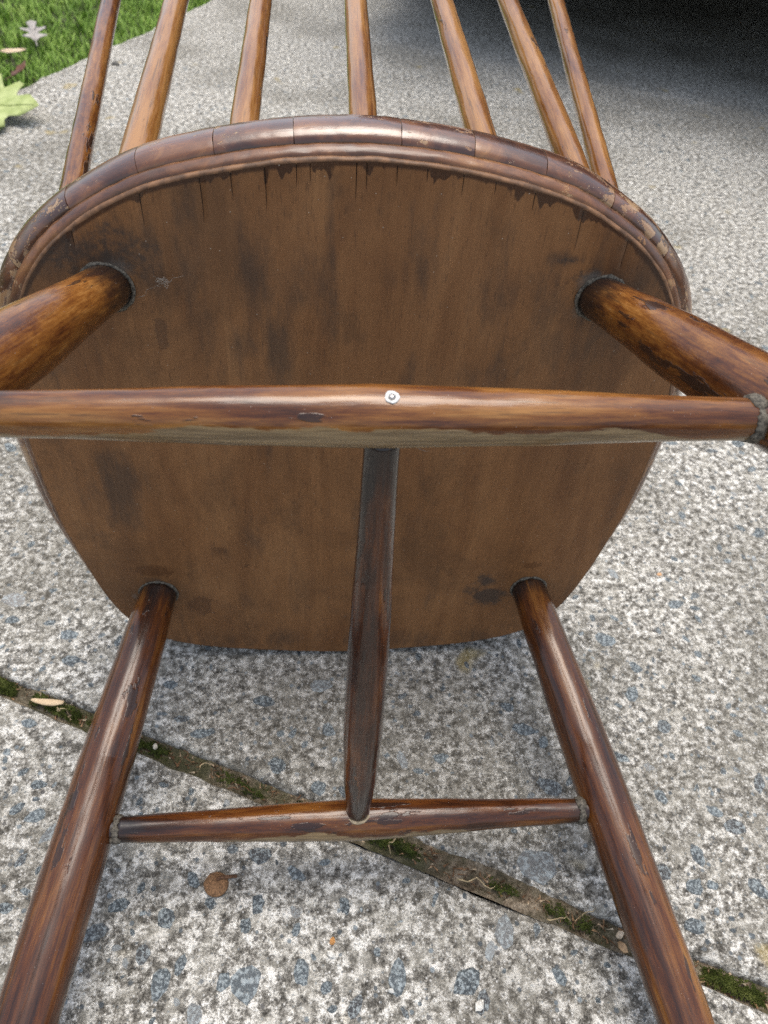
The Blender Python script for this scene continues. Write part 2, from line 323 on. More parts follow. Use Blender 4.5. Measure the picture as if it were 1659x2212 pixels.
# seat materials
def board_mat():
    b = NB('seat_underside'); v = b.coord(); tc = b.n('ShaderNodeTexCoord')
    def mp(sx, sy): 
        m = b.n('ShaderNodeMapping'); b.l(tc.outputs['Object'], m.inputs[0]); m.inputs['Scale'].default_value = (sx, sy, 30); return m.outputs[0]
    grain = b.noise(mp(820, 30), 1, 5, .7); fig = b.noise(mp(34, 6), 1, 5, .62, .8); cloud = b.noise(mp(16, 9), 1, 5, .62, .5); fleck = b.noise(mp(1250, 120), 1, 2, .5); fine = b.noise(v, 1100, 3)
    streak = b.noise(mp(46, 7.5), 1, 4, .6, .5)
    col = b.ramp(b.math('ADD', b.math('MULTIPLY', fig, .62), b.math('MULTIPLY', cloud, .38)), [(.30, (.138, .055, .018)), (.45, (.212, .093, .032)), (.55, (.26, .119, .043)), (.70, (.32, .156, .060))])
    col = b.mix(b.math('MULTIPLY', b.sm(grain, .42, .66), .20), col, (.105, .045, .016))
    col = b.mix(b.math('MULTIPLY', b.sm(fleck, .62, .70), .38), col, (.040, .020, .011))
    col = b.mix(b.math('MULTIPLY', b.sm(fine, .6, .72), .12), col, (.26, .15, .075))
    soil = b.noise(mp(9, 7), 1, 6, .7, .6); col = b.mix(b.math('MULTIPLY', b.sm(soil, .46, .68), .55), col, (.095, .045, .018)); col = b.mix(b.math('MULTIPLY', b.sm(b.noise(mp(22, 15), 1, 6, .72), .56, .70), .35), col, (.070, .038, .019))
    # cool grey-black water streaks along the grain, strongest at the old marks and the painted-in rear shading
    st = b.attr('stain_shade'); stn = b.math('ADD', b.math('MULTIPLY', st, .62), b.math('MULTIPLY', b.math('SUBTRACT', b.noise(mp(130, 45), 1, 5, .7), .5), .9)); stn = b.math('ADD', stn, b.math('MULTIPLY', b.math('SUBTRACT', b.math('ADD', b.math('MULTIPLY', streak, .55), b.math('MULTIPLY', cloud, .45)), .5), 3.4))
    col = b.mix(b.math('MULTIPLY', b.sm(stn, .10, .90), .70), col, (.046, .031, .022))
    sp = b.attr('spill'); spn = b.math('ADD', b.math('MULTIPLY', sp, .8), b.math('ADD', b.math('MULTIPLY', b.math('SUBTRACT', b.noise(v, 75, 5, .7, .4), .5), 1.5), b.math('MULTIPLY', b.math('SUBTRACT', grain, .5), .35)))
    edge = b.sm(spn, .44, .60); col = b.mix(b.math('MULTIPLY', edge, .48), col, (.066, .028, .013))
    # dark lacquer run-over along the rear edge
    rr = b.attr('rear'); dn = b.noise(mp(85, 30), 1, 3, .55); lim = b.math('ADD', b.math('MULTIPLY', b.sm(dn, .52, .74), .008), .0022)
    run = b.sm(b.math('SUBTRACT', rr, lim), .0009, -.0009); col = b.mix(b.math('MULTIPLY', run, .82), col, (.030, .0125, .0075))
    gr = b.attr('grime'); col = b.mix(b.math('MULTIPLY', b.sm(b.math('ADD', b.math('MULTIPLY', gr, .95), b.math('MULTIPLY', b.math('SUBTRACT', b.noise(v, 110, 6, .75), .5), 1.9)), .30, .80), .75), col, (.033, .031, .028))
    du = b.attr('dust'); col = b.mix(b.math('MULTIPLY', b.sm(b.math('ADD', du, b.math('MULTIPLY', b.math('SUBTRACT', fine, .5), .5)), .4, .9), .4), col, (.22, .20, .17))
    ck = b.attr('crack'); col = b.mix(b.sm(ck, .1, .6), col, (.010, .006, .004))
    dv = b.voro(v, 130); col = b.mix(b.math('MULTIPLY', b.sm(dv, .045, .03), .8), col, (.48, .42, .33))
    h = b.math('ADD', b.math('MULTIPLY', grain, .6), b.math('ADD', b.math('MULTIPLY', fleck, -.6), b.math('MULTIPLY', fine, .3)))
    rgh = b.math('ADD', .52, b.math('MULTIPLY', edge, -.16)); rgh = b.math('ADD', rgh, b.math('MULTIPLY', run, -.18))
    return b.fin(col, rgh, b.bump(h, .35, .0006), spec=.4)
M_BOARD = board_mat()
def rim_mat(name, seed, bare=.63):
    b = NB(name); v = b.coord(rnd=.9); tc = b.n('ShaderNodeTexCoord')
    def mp(a, c):
        m = b.n('ShaderNodeMapping'); b.l(v, m.inputs[0]); m.inputs['Scale'].default_value = (a, a, c); m.inputs['Location'].default_value = (seed, seed, seed); return m.outputs[0]
    g = b.noise(mp(24, 260), 1, 5, .62, .3); bl_ = b.noise(mp(34, 60), 1, 6, .7, .7); big = b.noise(mp(14, 22), 1, 3, .5); fine = b.noise(v, 700, 4, .7)
    f = b.math('ADD', b.math('MULTIPLY', bl_, .52), b.math('ADD', b.math('MULTIPLY', big, .33), b.math('MULTIPLY', g, .15)))
    col = b.ramp(f, [(.34, (.018, .007, .0035)), (.46, (.066, .021, .0072)), (.55, (.150, .053, .0150)), (.66, (.30, .135, .038))])
    px = b.sep(tc.outputs['Object'])[0]; place = b.math('ADD', b.sm(px, .07, .17, 0, .085), b.sm(px, -.15, -.19, 0, .06))
    flake = b.sm(b.math('ADD', b.math('MULTIPLY', b.noise(mp(48, 90), 1, 6, .66, .5), .8), b.math('ADD', b.math('MULTIPLY', fine, .2), place)), bare, bare + .018)
    col = b.mix(b.math('MULTIPLY', flake, .85), col, b.mix(b.sm(g, .4, .6), (.27, .13, .048), (.38, .24, .12)))
    ag = b.n('ShaderNodeNewGeometry'); pt = b.sm(ag.outputs['Pointiness'], .515, .56); col = b.mix(b.math('MULTIPLY', pt, .22), col, (.30, .18, .09))
    h = b.math('SUBTRACT', b.math('ADD', b.math('MULTIPLY', g, .4), b.math('MULTIPLY', bl_, .5)), b.math('MULTIPLY', flake, .9))
    rgh = b.math('ADD', b.math('MULTIPLY', bl_, .30), .14 if bare < .63 else .30); rgh = b.math('ADD', rgh, b.math('MULTIPLY', flake, .3))
    return b.fin(col, rgh, b.bump(h, .5, .0008), coat=.95 if bare < .63 else .4, coat_rough=.15, spec=.4)
M_RIM = rim_mat('rim_varnish', 0.0, .60); M_RAW = plain('old_dark_wood', (.020, .010, .006), .8, .4, 200); M_EDGE = plain('panel_edge_wood', (.15, .075, .034), .55, .45, 160); M_PLY = rim_mat('middle_ply_varnish', 4.2, .64)

# seat body (upper ply) = the part that carries the others
T_SEAT = .042
V = []; F = []
prof = [(-.004, -.0085), (.002, -.0105), (.0045, -.018), (.0045, -.036), (-.002, -.0405), (-.03, -.0395), (-.08, -.036)]
for off, d in prof:
    for i in range(0, NO, 4): V.append(op(i, off, d))
n4 = NO // 4
for k in range(len(prof) - 1):
    for i in range(n4): F.append((k * n4 + i, k * n4 + (i + 1) % n4, (k + 1) * n4 + (i + 1) % n4, (k + 1) * n4 + i))
F.append(tuple(range((len(prof) - 1) * n4, len(prof) * n4))); F.append(tuple(reversed(range(n4))))
seat = mesh_obj('seat', V, F, M_RAW, chair)

# bottom ply with its drying cracks as real grooves
cracks = [(-.1503, .013), (-.1128, .022), (-.0826, .031), (-.0672, .018), (-.0503, .030), (-.0350, .015), (-.0283, .014), (-.0050, .025), (.0003, .019), (.0157, .014), (.0495, .015), (.1160, .029), (.1448, .022), (.031, .010), (.0665, .010), (.088, .014)]
inner = [(OUT[i][0] - NRM[i][0] * .0014, OUT[i][1] - NRM[i][1] * .0014) for i in range(NO)]
xmax = max(p[0] for p in inner)
def span(x):
    hi, lo = -9, 9
    for i in range(NO):
        a, b = inner[i], inner[(i + 1) % NO]
        if (a[0] - x) * (b[0] - x) <= 0 and a[0] != b[0]:
            y = a[1] + (b[1] - a[1]) * (x - a[0]) / (b[0] - a[0]); hi = max(hi, y); lo = min(lo, y)
    return lo, hi
cols = [xmax * .99995 * math.sin(R(-90 + 180 * k / 170)) for k in range(171)]
ccol = {}
for cx, ln in cracks:
    cols = [c for c in cols if abs(c - cx) > .0012]
    for dx in (-.00032, 0, .00032): cols.append(cx + dx)
cols.sort()
rows = [1 - (1 - t) ** 1.35 for t in [k / 150 for k in range(151)]]
BL = lambda lst, x, r, pw=1.0: max([0] + [a * math.exp(-(((x - cx) / sx) ** 2 + ((r - cy) / sy) ** 2)) for cx, cy, sx, sy, a in lst])
stains_shade = [(-.059, .140, .012, .030, 1.0), (-.045, .096, .012, .030, .9), (-.030, .136, .016, .022, .95), (-.066, .100, .009, .02, .8), (.025, .146, .016, .018, .8), (.079, .132, .022, .018, .75), (.07, .078, .05, .014, .7), (.05, .058, .06, .012, .5), (-.17, -.02, .03, .05, .8), (-.12, .02, .03, .04, .5), (.114, .156, .016, .005, 1.1), (-.140, .148, .05, .032, 1.0), (-.17, .11, .03, .04, .8), (.150, .135, .04, .035, .85), (.13, .10, .03, .03, .5), (-.02, .03, .05, .03, .35), (.05, -.05, .05, .03, .35), (-.10, -.08, .03, .02, .5), (.0, -.2, .2, .016, .6), (-.19, .05, .016, .1, .5), (.195, -.03, .012, .1, .5), (-.01, .11, .018, .03, .6)]  # old marks, plus wide blobs that paint shading into the panel's rear corners
spills = [(-.1135, .104, .0045, .014, 1.1), (-.1165, .116, .003, .008, .8), (-.14, .13, .02, .016, .5), (.140, .128, .03, .026, .62), (-.150, -.105, .022, .012, .8), (-.118, -.150, .017, .022, .85), (-.100, -.083, .014, .008, .75), (-.099, -.165, .02, .008, .5), (.147, -.104, .010, .006, 1.0), (.166, -.135, .012, .022, .5), (.115, .14, .008, .018, .5), (-.08, -.1, .008, .004, .7)]
grime = [(.112, -.1226, .012, .009, 1.0), (.118, -.143, .016, .012, 1.2), (.104, -.137, .012, .012, .7), (.118, .1545, .014, .003, .7), (.130, .146, .012, .012, .6), (-.14, .152, .03, .02, .8), (-.152, -.118, .012, .006, .8)]
dusts = [(.131, .142, .012, .010, .95), (-.131, .143, .012, .010, .8), (.128, .125, .006, .010, .8), (.160, -.128, .004, .012, .55), (-.168, -.136, .004, .006, .8)]
V = []; F = []; at = {k: [] for k in ('stain_shade', 'spill', 'rear', 'crack', 'grime', 'dust')}
for x in cols:
    lo, hi = span(x)
    ck = next(((cx, ln) for cx, ln in cracks if abs(cx - x) < 1e-6), None)
    for t in rows:
        r = lo + (hi - lo) * t; d = 0.0; c = 0.0
        if ck:
            q = (hi - r) / (ck[1] * .8)
            if q < 1: c = (1 - q) ** .5; d = -.0016 * c
        xx = x + .0006 * nz(r * 45, x * 20)
        V.append(L(xx, r, d + .0003 * nz(x * 16, r * 9)))
        at['stain_shade'].append(BL(stains_shade, x, r)); at['spill'].append(BL(spills, x, r)); at['grime'].append(BL(grime, x, r)); at['dust'].append(BL(dusts, x, r))
        at['rear'].append((hi - r) * (.55 if abs(x) > .15 else 1) if r > .05 else .2); at['crack'].append(c)
W = len(rows)
for i in range(len(cols) - 1):
    for j in range(W - 1): F.append((i * W + j, (i + 1) * W + j, (i + 1) * W + j + 1, i * W + j + 1))
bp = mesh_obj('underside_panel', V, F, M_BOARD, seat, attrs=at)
# its rounded edge
V = []; F = []; prof = [(-.0022, -.0002), (-.0011, .00005), (-.0003, -.0006), (.0002, -.0018), (.0001, -.0036), (-.004, -.0040)]
for off, d in prof:
    for i in range(NO):
        w_ = .0005 * nz(OUT[i][0] * 60, OUT[i][1] * 60, off * 900); V.append(op(i, off + w_, d))
for k in range(len(prof) - 1):
    for i in range(NO): F.append((k * NO + i, k * NO + (i + 1) % NO, (k + 1) * NO + (i + 1) % NO, (k + 1) * NO + i))
mesh_obj('panel_edge', V, F, M_EDGE, seat)
# middle ply moulding
V = []; F = []; prof = [(-.004, -.0036), (.0008, -.0036), (.0019, -.0044), (.0029, -.0062), (.0037, -.0084), (.0038, -.0100), (-.004, -.0103)]
for k, (off, d) in enumerate(prof):
    for i in range(NO):
        w_ = (.0002 * (k % 2) - .0001 + .0002 * nz(OUT[i][0] * 40, OUT[i][1] * 40, k * .7) + .0004 * nz(OUT[i][0] * 150, OUT[i][1] * 150, k)) if 0 < k < 6 else 0; V.append(op(i, off + w_, d + w_ * .4))
for k in range(len(prof) - 1):
    for i in range(NO): F.append((k * NO + i, k * NO + (i + 1) % NO, (k + 1) * NO + (i + 1) % NO, (k + 1) * NO + i))
mesh_obj('middle_ply', V, F, M_PLY, seat)

# split outer band: separate blocks along the rim
cpts = [(-.1873, .1373), (-.1545, .173), (-.1145, .1944), (-.0754, .2037), (-.0369, .2096), (.0177, .2129), (.0574, .21), (.0957, .1998), (.1365, .1841), (.1772, .156)]
idx = sorted(min(range(NO), key=lambda i: (OUT[i][0] + NRM[i][0] * .009 - x) ** 2 + (OUT[i][1] + NRM[i][1] * .009 - y) ** 2) for x, y in cpts)
extra = sorted(min(range(NO), key=lambda i: (OUT[i][0] - x) ** 2 + (OUT[i][1] - y) ** 2) for x, y in ((.209, .03), (.195, -.11), (.1, -.21), (-.1, -.21), (-.195, -.11), (-.209, .04)))
cut = sorted(idx + extra)
SUB = 3
def fop(s, off, d):
    i = math.floor(s); t = s - i; return op(i, off, d).lerp(op(i + 1, off, d), t)
band = [(.0008, -.0112), (.0046, -.0104), (.0070, -.0128), (.0090, -.0165), (.0101, -.0210), (.0104, -.0260), (.0098, -.0315), (.0082, -.0365), (.0055, -.0400), (.0010, -.0420), (-.004, -.0418), (-.004, -.0112)]
for k in range(len(cut)):
    a, b = cut[k], cut[(k + 1) % len(cut)]
    if b <= a: b += NO
    g = .085; sh = random.Random(k * 7 + 1).uniform(-.00015, .00025); s0, s1 = a + g, b - g
    ns = max(8, int((s1 - s0) * 1.3)); V = []; F = []; m = len(band)
    for q in range(ns + 1):
        s = s0 + (s1 - s0) * q / ns; e = min(q, ns - q)
        rnd_ = {0: -.00012}.get(e, 0)
        for j, (off, d) in enumerate(band):
            x, y = OUT[int(s) % NO]; wv = .00016 * nz(x * 30, y * 30, j * .6) + .00016 * nz(x * 190, y * 190, j * .9)
            skew = .16 * nz(j * .8, k * 3.3) if e == 0 else 0
            V.append(fop(s + skew, off + (sh + wv + rnd_ if j < 10 else 0), d + (wv * .5 if j < 10 else 0)))
    for q in range(ns):
        for j in range(m): F.append((q * m + j, q * m + (j + 1) % m, (q + 1) * m + (j + 1) % m, (q + 1) * m + j))
    n0 = len(V); V += V[:m] + V[ns * m:ns * m + m]
    F.append(tuple(range(n0, n0 + m))); F.append(tuple(reversed(range(n0 + m, n0 + 2 * m))))
    mesh_obj('rim_segment', V, F, M_RIM, seat)

# ------------------------------------------------------------------ turned rods
MAT = {}
def rod(name, p0, p1, prof, mat, parent, seg=40, n=70, rough=.00012, roll=0.0, seed=0.0):
    """prof: list of (t 0..1, radius); local z runs from p0 to p1"""
    ax = (p1 - p0); ln = ax.length; V = []; F = []
    def rad(t):
        for (t0, r0), (t1, r1) in zip(prof, prof[1:]):
            if t <= t1:
                f = (t - t0) / max(1e-9, t1 - t0); f = f * f * (3 - 2 * f) * .5 + f * .5; return r0 + (r1 - r0) * f
        return prof[-1][1]
    ts = sorted(set([k / n for k in range(n + 1)] + [t for t, _ in prof]))
    for t in ts:
        for s in range(seg):
            a = 2 * math.pi * s / seg; r = rad(t) + rough * 2 * nz(math.cos(a) * 1.5 + seed, math.sin(a) * 1.5, t * ln * 40) + rough * nz(math.cos(a) * 4 + seed, math.sin(a) * 4, t * ln * 130)
            V.append((r * math.cos(a), r * math.sin(a), t * ln))
    for k in range(len(ts) - 1):
        for s in range(seg): F.append((k * seg + s, k * seg + (s + 1) % seg, (k + 1) * seg + (s + 1) % seg, (k + 1) * seg + s))
    F.append(tuple(reversed(range(seg)))); F.append(tuple(range((len(ts) - 1) * seg, len(ts) * seg)))
    o = mesh_obj(name, V, F, mat, parent)
    q = ax.to_track_quat('Z', 'Y'); MAT[o.name] = Matrix.Translation(p0) @ q.to_matrix().to_4x4() @ Matrix.Rotation(roll, 4, 'Z'); o.matrix_local = MAT[o.name]
    return o
def collar(name, rod_o, z, r, mat, h=.0022, w=.0025, seed=0, lump=.5):
    """irregular ring of old glue and fluff round a joint (rod space)"""
    V = []; F = []; seg, m = 48, 7
    for s in range(seg):
        a = 2 * math.pi * s / seg; k = 1 + lump * nz(math.cos(a) * 2.2 + seed, math.sin(a) * 2.2, 3) + lump * .6 * nz(math.cos(a) * 7 + seed, math.sin(a) * 7, 1)
        zz = z(a) if callable(z) else z
        for j in range(m):
            b = 2 * math.pi * j / m; V.append(((r + w * k * math.cos(b)) * math.cos(a), (r + w * k * math.cos(b)) * math.sin(a), zz + h * k * math.sin(b)))
    for s in range(seg):
        for j in range(m): F.append((s * m + j, ((s + 1) % seg) * m + j, ((s + 1) % seg) * m + (j + 1) % m, s * m + (j + 1) % m))
    return mesh_obj(name, V, F, mat, rod_o)
M_LEG_R = rod_wood('leg_wood_amber', 1.0, .38, lacq=.58, seed=.0, dark_lo=(.040, .010), rough=.30)
M_LEG_F = rod_wood('leg_wood_red', 1.0, .56, lacq=.59, stretch=4.0, seed=2.0, dark_lo=(.026, .006), rough=.26)
M_SPIN = rod_wood('spindle_wood', 1.0, -.12, lacq=.62, stretch=3.0, seed=5.0, rough=.24, coat=1.0, coat_rough=.12)
M_SPIND = rod_wood('spindle_wood_dark', .95, .34, seed=6.0, rough=.26, coat=.9, coat_rough=.12)
M_STRR = rod_wood('rear_stretcher_wood', .95, .42, pale_side=(0, 0), pale_amt=9, seed=8.0)
M_GLUE = plain('glue_and_fluff', (.10, .088, .068), .8, .7, 700)
M_GLUEP = plain('pale_glue', (.42, .33, .21), .7, .3, 400)

leg_len = .453
legs = {}
for nm, sx_, ar, rr_, sp, sr, prof, mt in (
        ('RL', -1, .1382, .1327, .2985, .1648, [(-.0, .0128), (.02, .0130), (.18, .0172), (.32, .0184), (.55, .0172), (1, .0120)], M_LEG_R),
        ('RR', 1, .1382, .1327, .2985, .1648, [(-.0, .0126), (.02, .0128), (.18, .0172), (.32, .0184), (.55, .0172), (1, .0120)], M_LEG_R),
        ('FL', -1, .1493, -.1327, .1691, -.1983, [(0, .0139), (.1, .0161), (.29, .0183), (.45, .0189), (.62, .0187), (.8, .0165), (1, .0135)], M_LEG_F),
        ('FR', 1, .1493, -.1327, .1691, -.1983, [(0, .0136), (.1, .0156), (.29, .0177), (.45, .0179), (.62, .0170), (.8, .0155), (1, .0135)], M_LEG_F)):
    p0 = L(sx_ * ar, rr_, 0) - Vector((sx_ * sp, sr, 1)) * .004; p1 = L(sx_ * (ar + sp * leg_len), rr_ + sr * leg_len, leg_len)
    o = rod('leg', p0, p1, prof, mt, chair, seg=56, n=90, seed=ord(nm[0]) + sx_ * 3.3, rough=.00016)
    legs[nm] = (o, p0, p1)
    # glue line where the leg enters the seat: ring lies in the seat plane, expressed in rod space
    m3 = MAT[o.name].to_3x3().inverted(); up = m3 @ Vector((0, 0, 1))
    org = MAT[o.name].inverted() @ L(sx_ * ar, rr_, .0004)
    zf = (lambda up, org, r: (lambda a: org.z - (up.x * (r * math.cos(a) - org.x) + up.y * (r * math.sin(a) - org.y)) / up.z))(up, org, prof[0][1])
    collar('glue_ring', o, zf, prof[0][1] + .0006, M_GLUE, h=.0010, w=.0013 if nm[0] == 'R' else .0011, seed=ord(nm[1]) + ord(nm[0]), lump=.8)
def leg_pt(nm, t):
    o, p0, p1 = legs[nm]; d = (p1 - p0); return p0 + d * ((t + .004) / (leg_len + .004))
rl, rr2 = leg_pt('RL', .1409), leg_pt('RR', .1409); fl, fr = leg_pt('FL', .1718), leg_pt('FR', .1718)
def inset(a, b, d): v = (b - a).normalized(); return a + v * d, b - v * d
a, b = inset(rl, rr2, .012)
prof = [(0, .0086), (.028, .0088), (.03, .0091), (.12, .0096), (.32, .0119), (.5, .0131), (.68, .0119), (.88, .0096), (.97, .0091), (.972, .0088), (1, .0086)]
s_rear = rod('stretcher', a, b, prof, None, chair, seg=56, n=120, seed=9)
s_rear.data.materials.clear()
# the rubbed pale strip faces the seat front and outwards, on the lower side seen by the viewer
dn = (MAT[s_rear.name].to_3x3().inverted() @ (Vector((0, -.79, .62)).normalized()))
s_rear.data.materials.append(rod_wood('rear_stretcher_wood_worn', 1.0, .30, lacq=.615, stretch=2.5, pale_side=(dn.x, dn.y), pale_amt=.46, seed=8.0, dark_lo=(.030, .012), dark_hi=(.318, .345), rough=.30))
a, b = inset(fl, fr, .0125)
prof = [(0, .0074), (.03, .0075), (.033, .0082), (.1, .0090), (.5, .0134), (.9, .0089), (.967, .0081), (.97, .0074), (1, .0072)]
s_front = rod('stretcher', a, b, prof, None, chair, seg=48, n=110, seed=14)
s_front.data.materials.clear(); dn = (MAT[s_front.name].to_3x3().inverted() @ (Vector((0, -.38, .92)).normalized()))
s_front.data.materials.append(rod_wood('front_stretcher_wood', .95, .66, lacq=.575, stretch=2.5, pale_side=(dn.x, dn.y), pale_amt=.74, seed=11.0, dark_lo=(.028, .014), dark_hi=(.30, .325), rough=.26))
mr = (rl + rr2) / 2 + Vector((.0018, 0, 0)); mf = (fl + fr) / 2 + Vector((.0017, 0, 0))
a, b = inset(mr, mf, .0095)
s_mid = rod('stretcher', a, b, [(0, .0078), (.12, .0084), (.45, .0110), (.7, .0117), (.85, .0106), (1, .0078)], rod_wood('middle_stretcher_wood', .7, .90, lacq=.56, stretch=2.5, seed=13.0, dark_lo=(.06, .0), dark_hi=(.25, .29), rough=.24), chair, seg=44, n=90, seed=20)
for o, r0, r1, pr in ((s_rear, .0094, .0094, 1), (s_front, .0082, .0081, 1)):
    ln = max(v.co.z for v in o.data.vertices)
    collar('glue_ring', o, .0085, r0 * .95, M_GLUE, h=.003, w=.0016, seed=ln * 70, lump=.9); collar('glue_ring', o, ln - .0085, r1 * .95, M_GLUE, h=.003, w=.0016, seed=ln * 31, lump=.9)
ln = max(v.co.z for v in s_mid.data.vertices)
collar('glue_ring', s_mid, ln - .0015, .0082, M_GLUEP, h=.0014, w=.0010, seed=3.0, lump=.5)

# screw with its pale countersunk rim in the rear stretcher
ins = MAT[s_rear.name].inverted()
sp_ = ins @ L(.0053, .2, .2); zc = .0068 + (MAT[s_rear.name].inverted() @ mr).z
ray_d = Vector((.10323021, -.6015203, -.8065346)); ray_o = L(-.02681582, .34861376, .38611261)
ro, rd = ins @ ray_o, ins.to_3x3() @ ray_d
A_, B2, C2 = rd.x ** 2 + rd.y ** 2, 2 * (ro.x * rd.x + ro.y * rd.y), ro.x ** 2 + ro.y ** 2 - .0130 ** 2
tt = (-B2 - math.sqrt(max(0, B2 * B2 - 4 * A_ * C2))) / (2 * A_); hit = ro + rd * tt; nn = Vector((hit.x, hit.y, 0)).normalized()
def disc(name, profile, mat, parent, at, nrm, seg=28, wob=.0, sx=1.0):
    V = []; F = []
    for k, (r, z) in enumerate(profile):
        for s in range(seg):
            a = 2 * math.pi * s / seg; rr_ = r * (1 + wob * nz(math.cos(a) * 1.7, math.sin(a) * 1.7, 5)); V.append((rr_ * math.cos(a) * sx, rr_ * math.sin(a), z))
    for k in range(len(profile) - 1):
        for s in range(seg): F.append((k * seg + s, k * seg + (s + 1) % seg, (k + 1) * seg + (s + 1) % seg, (k + 1) * seg + s))
    F.append(tuple(range((len(profile) - 1) * seg, len(profile) * seg)))
    o = mesh_obj(name, V, F, mat, parent); q = nrm.to_track_quat('Z', 'X'); o.matrix_local = Matrix.Translation(at) @ q.to_matrix().to_4x4(); return o
M_WHITE = plain('white_filler', (.62, .62, .59), .6, .25, 900); M_STEEL = plain('screw_steel', (.42, .40, .38), .32, .4, 900, metal=1.0)
sr_ = disc('screw', [(.0024, -.0010), (.0031, .0002), (.0028, .0005), (.0016, .0003), (.0013, -.0001)], M_WHITE, s_rear, hit - nn * .0002, nn, wob=.22)
h_ = disc('screw_head', [(.0014, -.0006), (.00138, .0003), (.0009, .0008), (.0004, .0009)], M_STEEL, sr_, Vector((0, 0, .0003)), Vector((0, 0, 1)), seg=20)

# spindles
SP = [(-.1686, .1380, -.0493, .01485, .01413, .064, .291), (-.1285, .1650, .0220, .01963, .01634, .053, .231), (-.0661, .1850, .0274, .01648, .01476, .048, .189), (.0019, .1900, .0051, .01631, .01537, .048, .184), (.0730, .1840, -.0412, .01761, .01505, .052, .206), (.1360, .1630, -.0432, .01761, .01476, .069, .266), (.1637, .1360, .0566, .01486, .01321, .095, .340)]
tops = []
LT = .44
for k, (x, r, sx_, d0, d1, l0, l1) in enumerate(SP):
    v = Vector((sx_, .2, -1)); p0 = L(x, r, -.034); p1 = L(x, r, -.038) + v * LT; tops.append(p1)
    t0, t1 = l0 / LT, l1 / LT; re = max(.0048, d1 / 2 - (d0 - d1) / 2 * .5 - .0006)
    rod('spindle', p0, p1, [(0, d0 / 2 - .0006), (t0, d0 / 2), (t1, d1 / 2), (1, re)], M_SPIND if k == 0 else M_SPIN, chair, seg=36, n=60, seed=k * 2.2, rough=.0002)
# curved crest rail joining the spindle tops (beyond the top of the picture)
V = []; F = []
ex = [tops[0] + (tops[0] - tops[1]) * .25] + tops + [tops[-1] + (tops[-1] - tops[-2]) * .5]
avg_z = sum(p.z for p in tops) / 7
ex = [Vector((p.x, .0 + tops[3].y - .9 * p.x * p.x, avg_z)) for p in ex]
pts = []
for k in range(len(ex) - 1):
    for q in range(8): pts.append(ex[k].lerp(ex[k + 1], q / 8))
pts.append(ex[-1]); m = 10
for k, p in enumerate(pts):
    e = min(1, .35 + 3 * min(k, len(pts) - 1 - k) / len(pts))
    for j in range(m):
        a = 2 * math.pi * j / m; V.append(p + Vector((0, .011 * math.cos(a), .034 * e * math.sin(a) - .02)))
for k in range(len(pts) - 1):
    for j in range(m): F.append((k * m + j, k * m + (j + 1) % m, (k + 1) * m + (j + 1) % m, (k + 1) * m + j))
F.append(tuple(reversed(range(m)))); F.append(tuple(range((len(pts) - 1) * m, len(pts) * m)))
mesh_obj('crest_rail', V, F, M_RIM, chair)

# ------------------------------------------------------------------ aggregate stones set in the slabs
def project(p):
    q = CAM_ROT.transposed() @ (Vector(p) - CAM_POS)
    if q.z > -.01: return None
    return .5 * 1659 + 1640 * q.x / -q.z, .5 * 2212 - 1640 * q.y / -q.z, -q.z
CHI = CH.transposed()
def hidden(p):
    o_ = CHI @ CAM_POS; d_ = (CHI @ Vector(p)) - o_; z0 = -QZ
    t = (z0 - o_.z) / d_.z
    if not 0 < t < 1: return False
    h = o_ + d_ * t; x, r = h.x, h.y + QY
    return abs(x) < .19 and -.19 < r < .19
rs = random.Random(11)
def stone_shape(k):
    r = random.Random(100 + k); n = r.randint(7, 10); V = []; ang = sorted((i + r.uniform(-.35, .35)) / n * 6.283 for i in range(n)); asp = r.uniform(.42, .85); rd = [r.uniform(.78, 1.12) for _ in range(n)]
    for sc, z in ((1.0, -.25), (1.0, .0), (.86, .10), (.45, .16)):
        for a, q in zip(ang, rd): V.append((q * sc * math.cos(a), q * sc * asp * math.sin(a), z * (1 + .5 * nz(math.cos(a) * 2 + k, math.sin(a) * 2, sc))))
    V.append((r.uniform(-.1, .1), 0, .17)); F = []
    for j in range(3):
        for i in range(n): F.append((j * n + i, j * n + (i + 1) % n, (j + 1) * n + (i + 1) % n, (j + 1) * n + i))
    for i in range(n): F.append((3 * n + i, 3 * n + (i + 1) % n, 4 * n))
    return V, F
SHAPES = [stone_shape(k) for k in range(22)]
smesh = []
for k, (V, F) in enumerate(SHAPES):
    me = bpy.data.meshes.new('aggregate_stone'); me.from_pydata(V, [], F); me.materials.append(M_STONE); me.polygons.foreach_set('use_smooth', [i < 0 for i in range(len(F))]); smesh.append(me)
cands = []
grid = {}
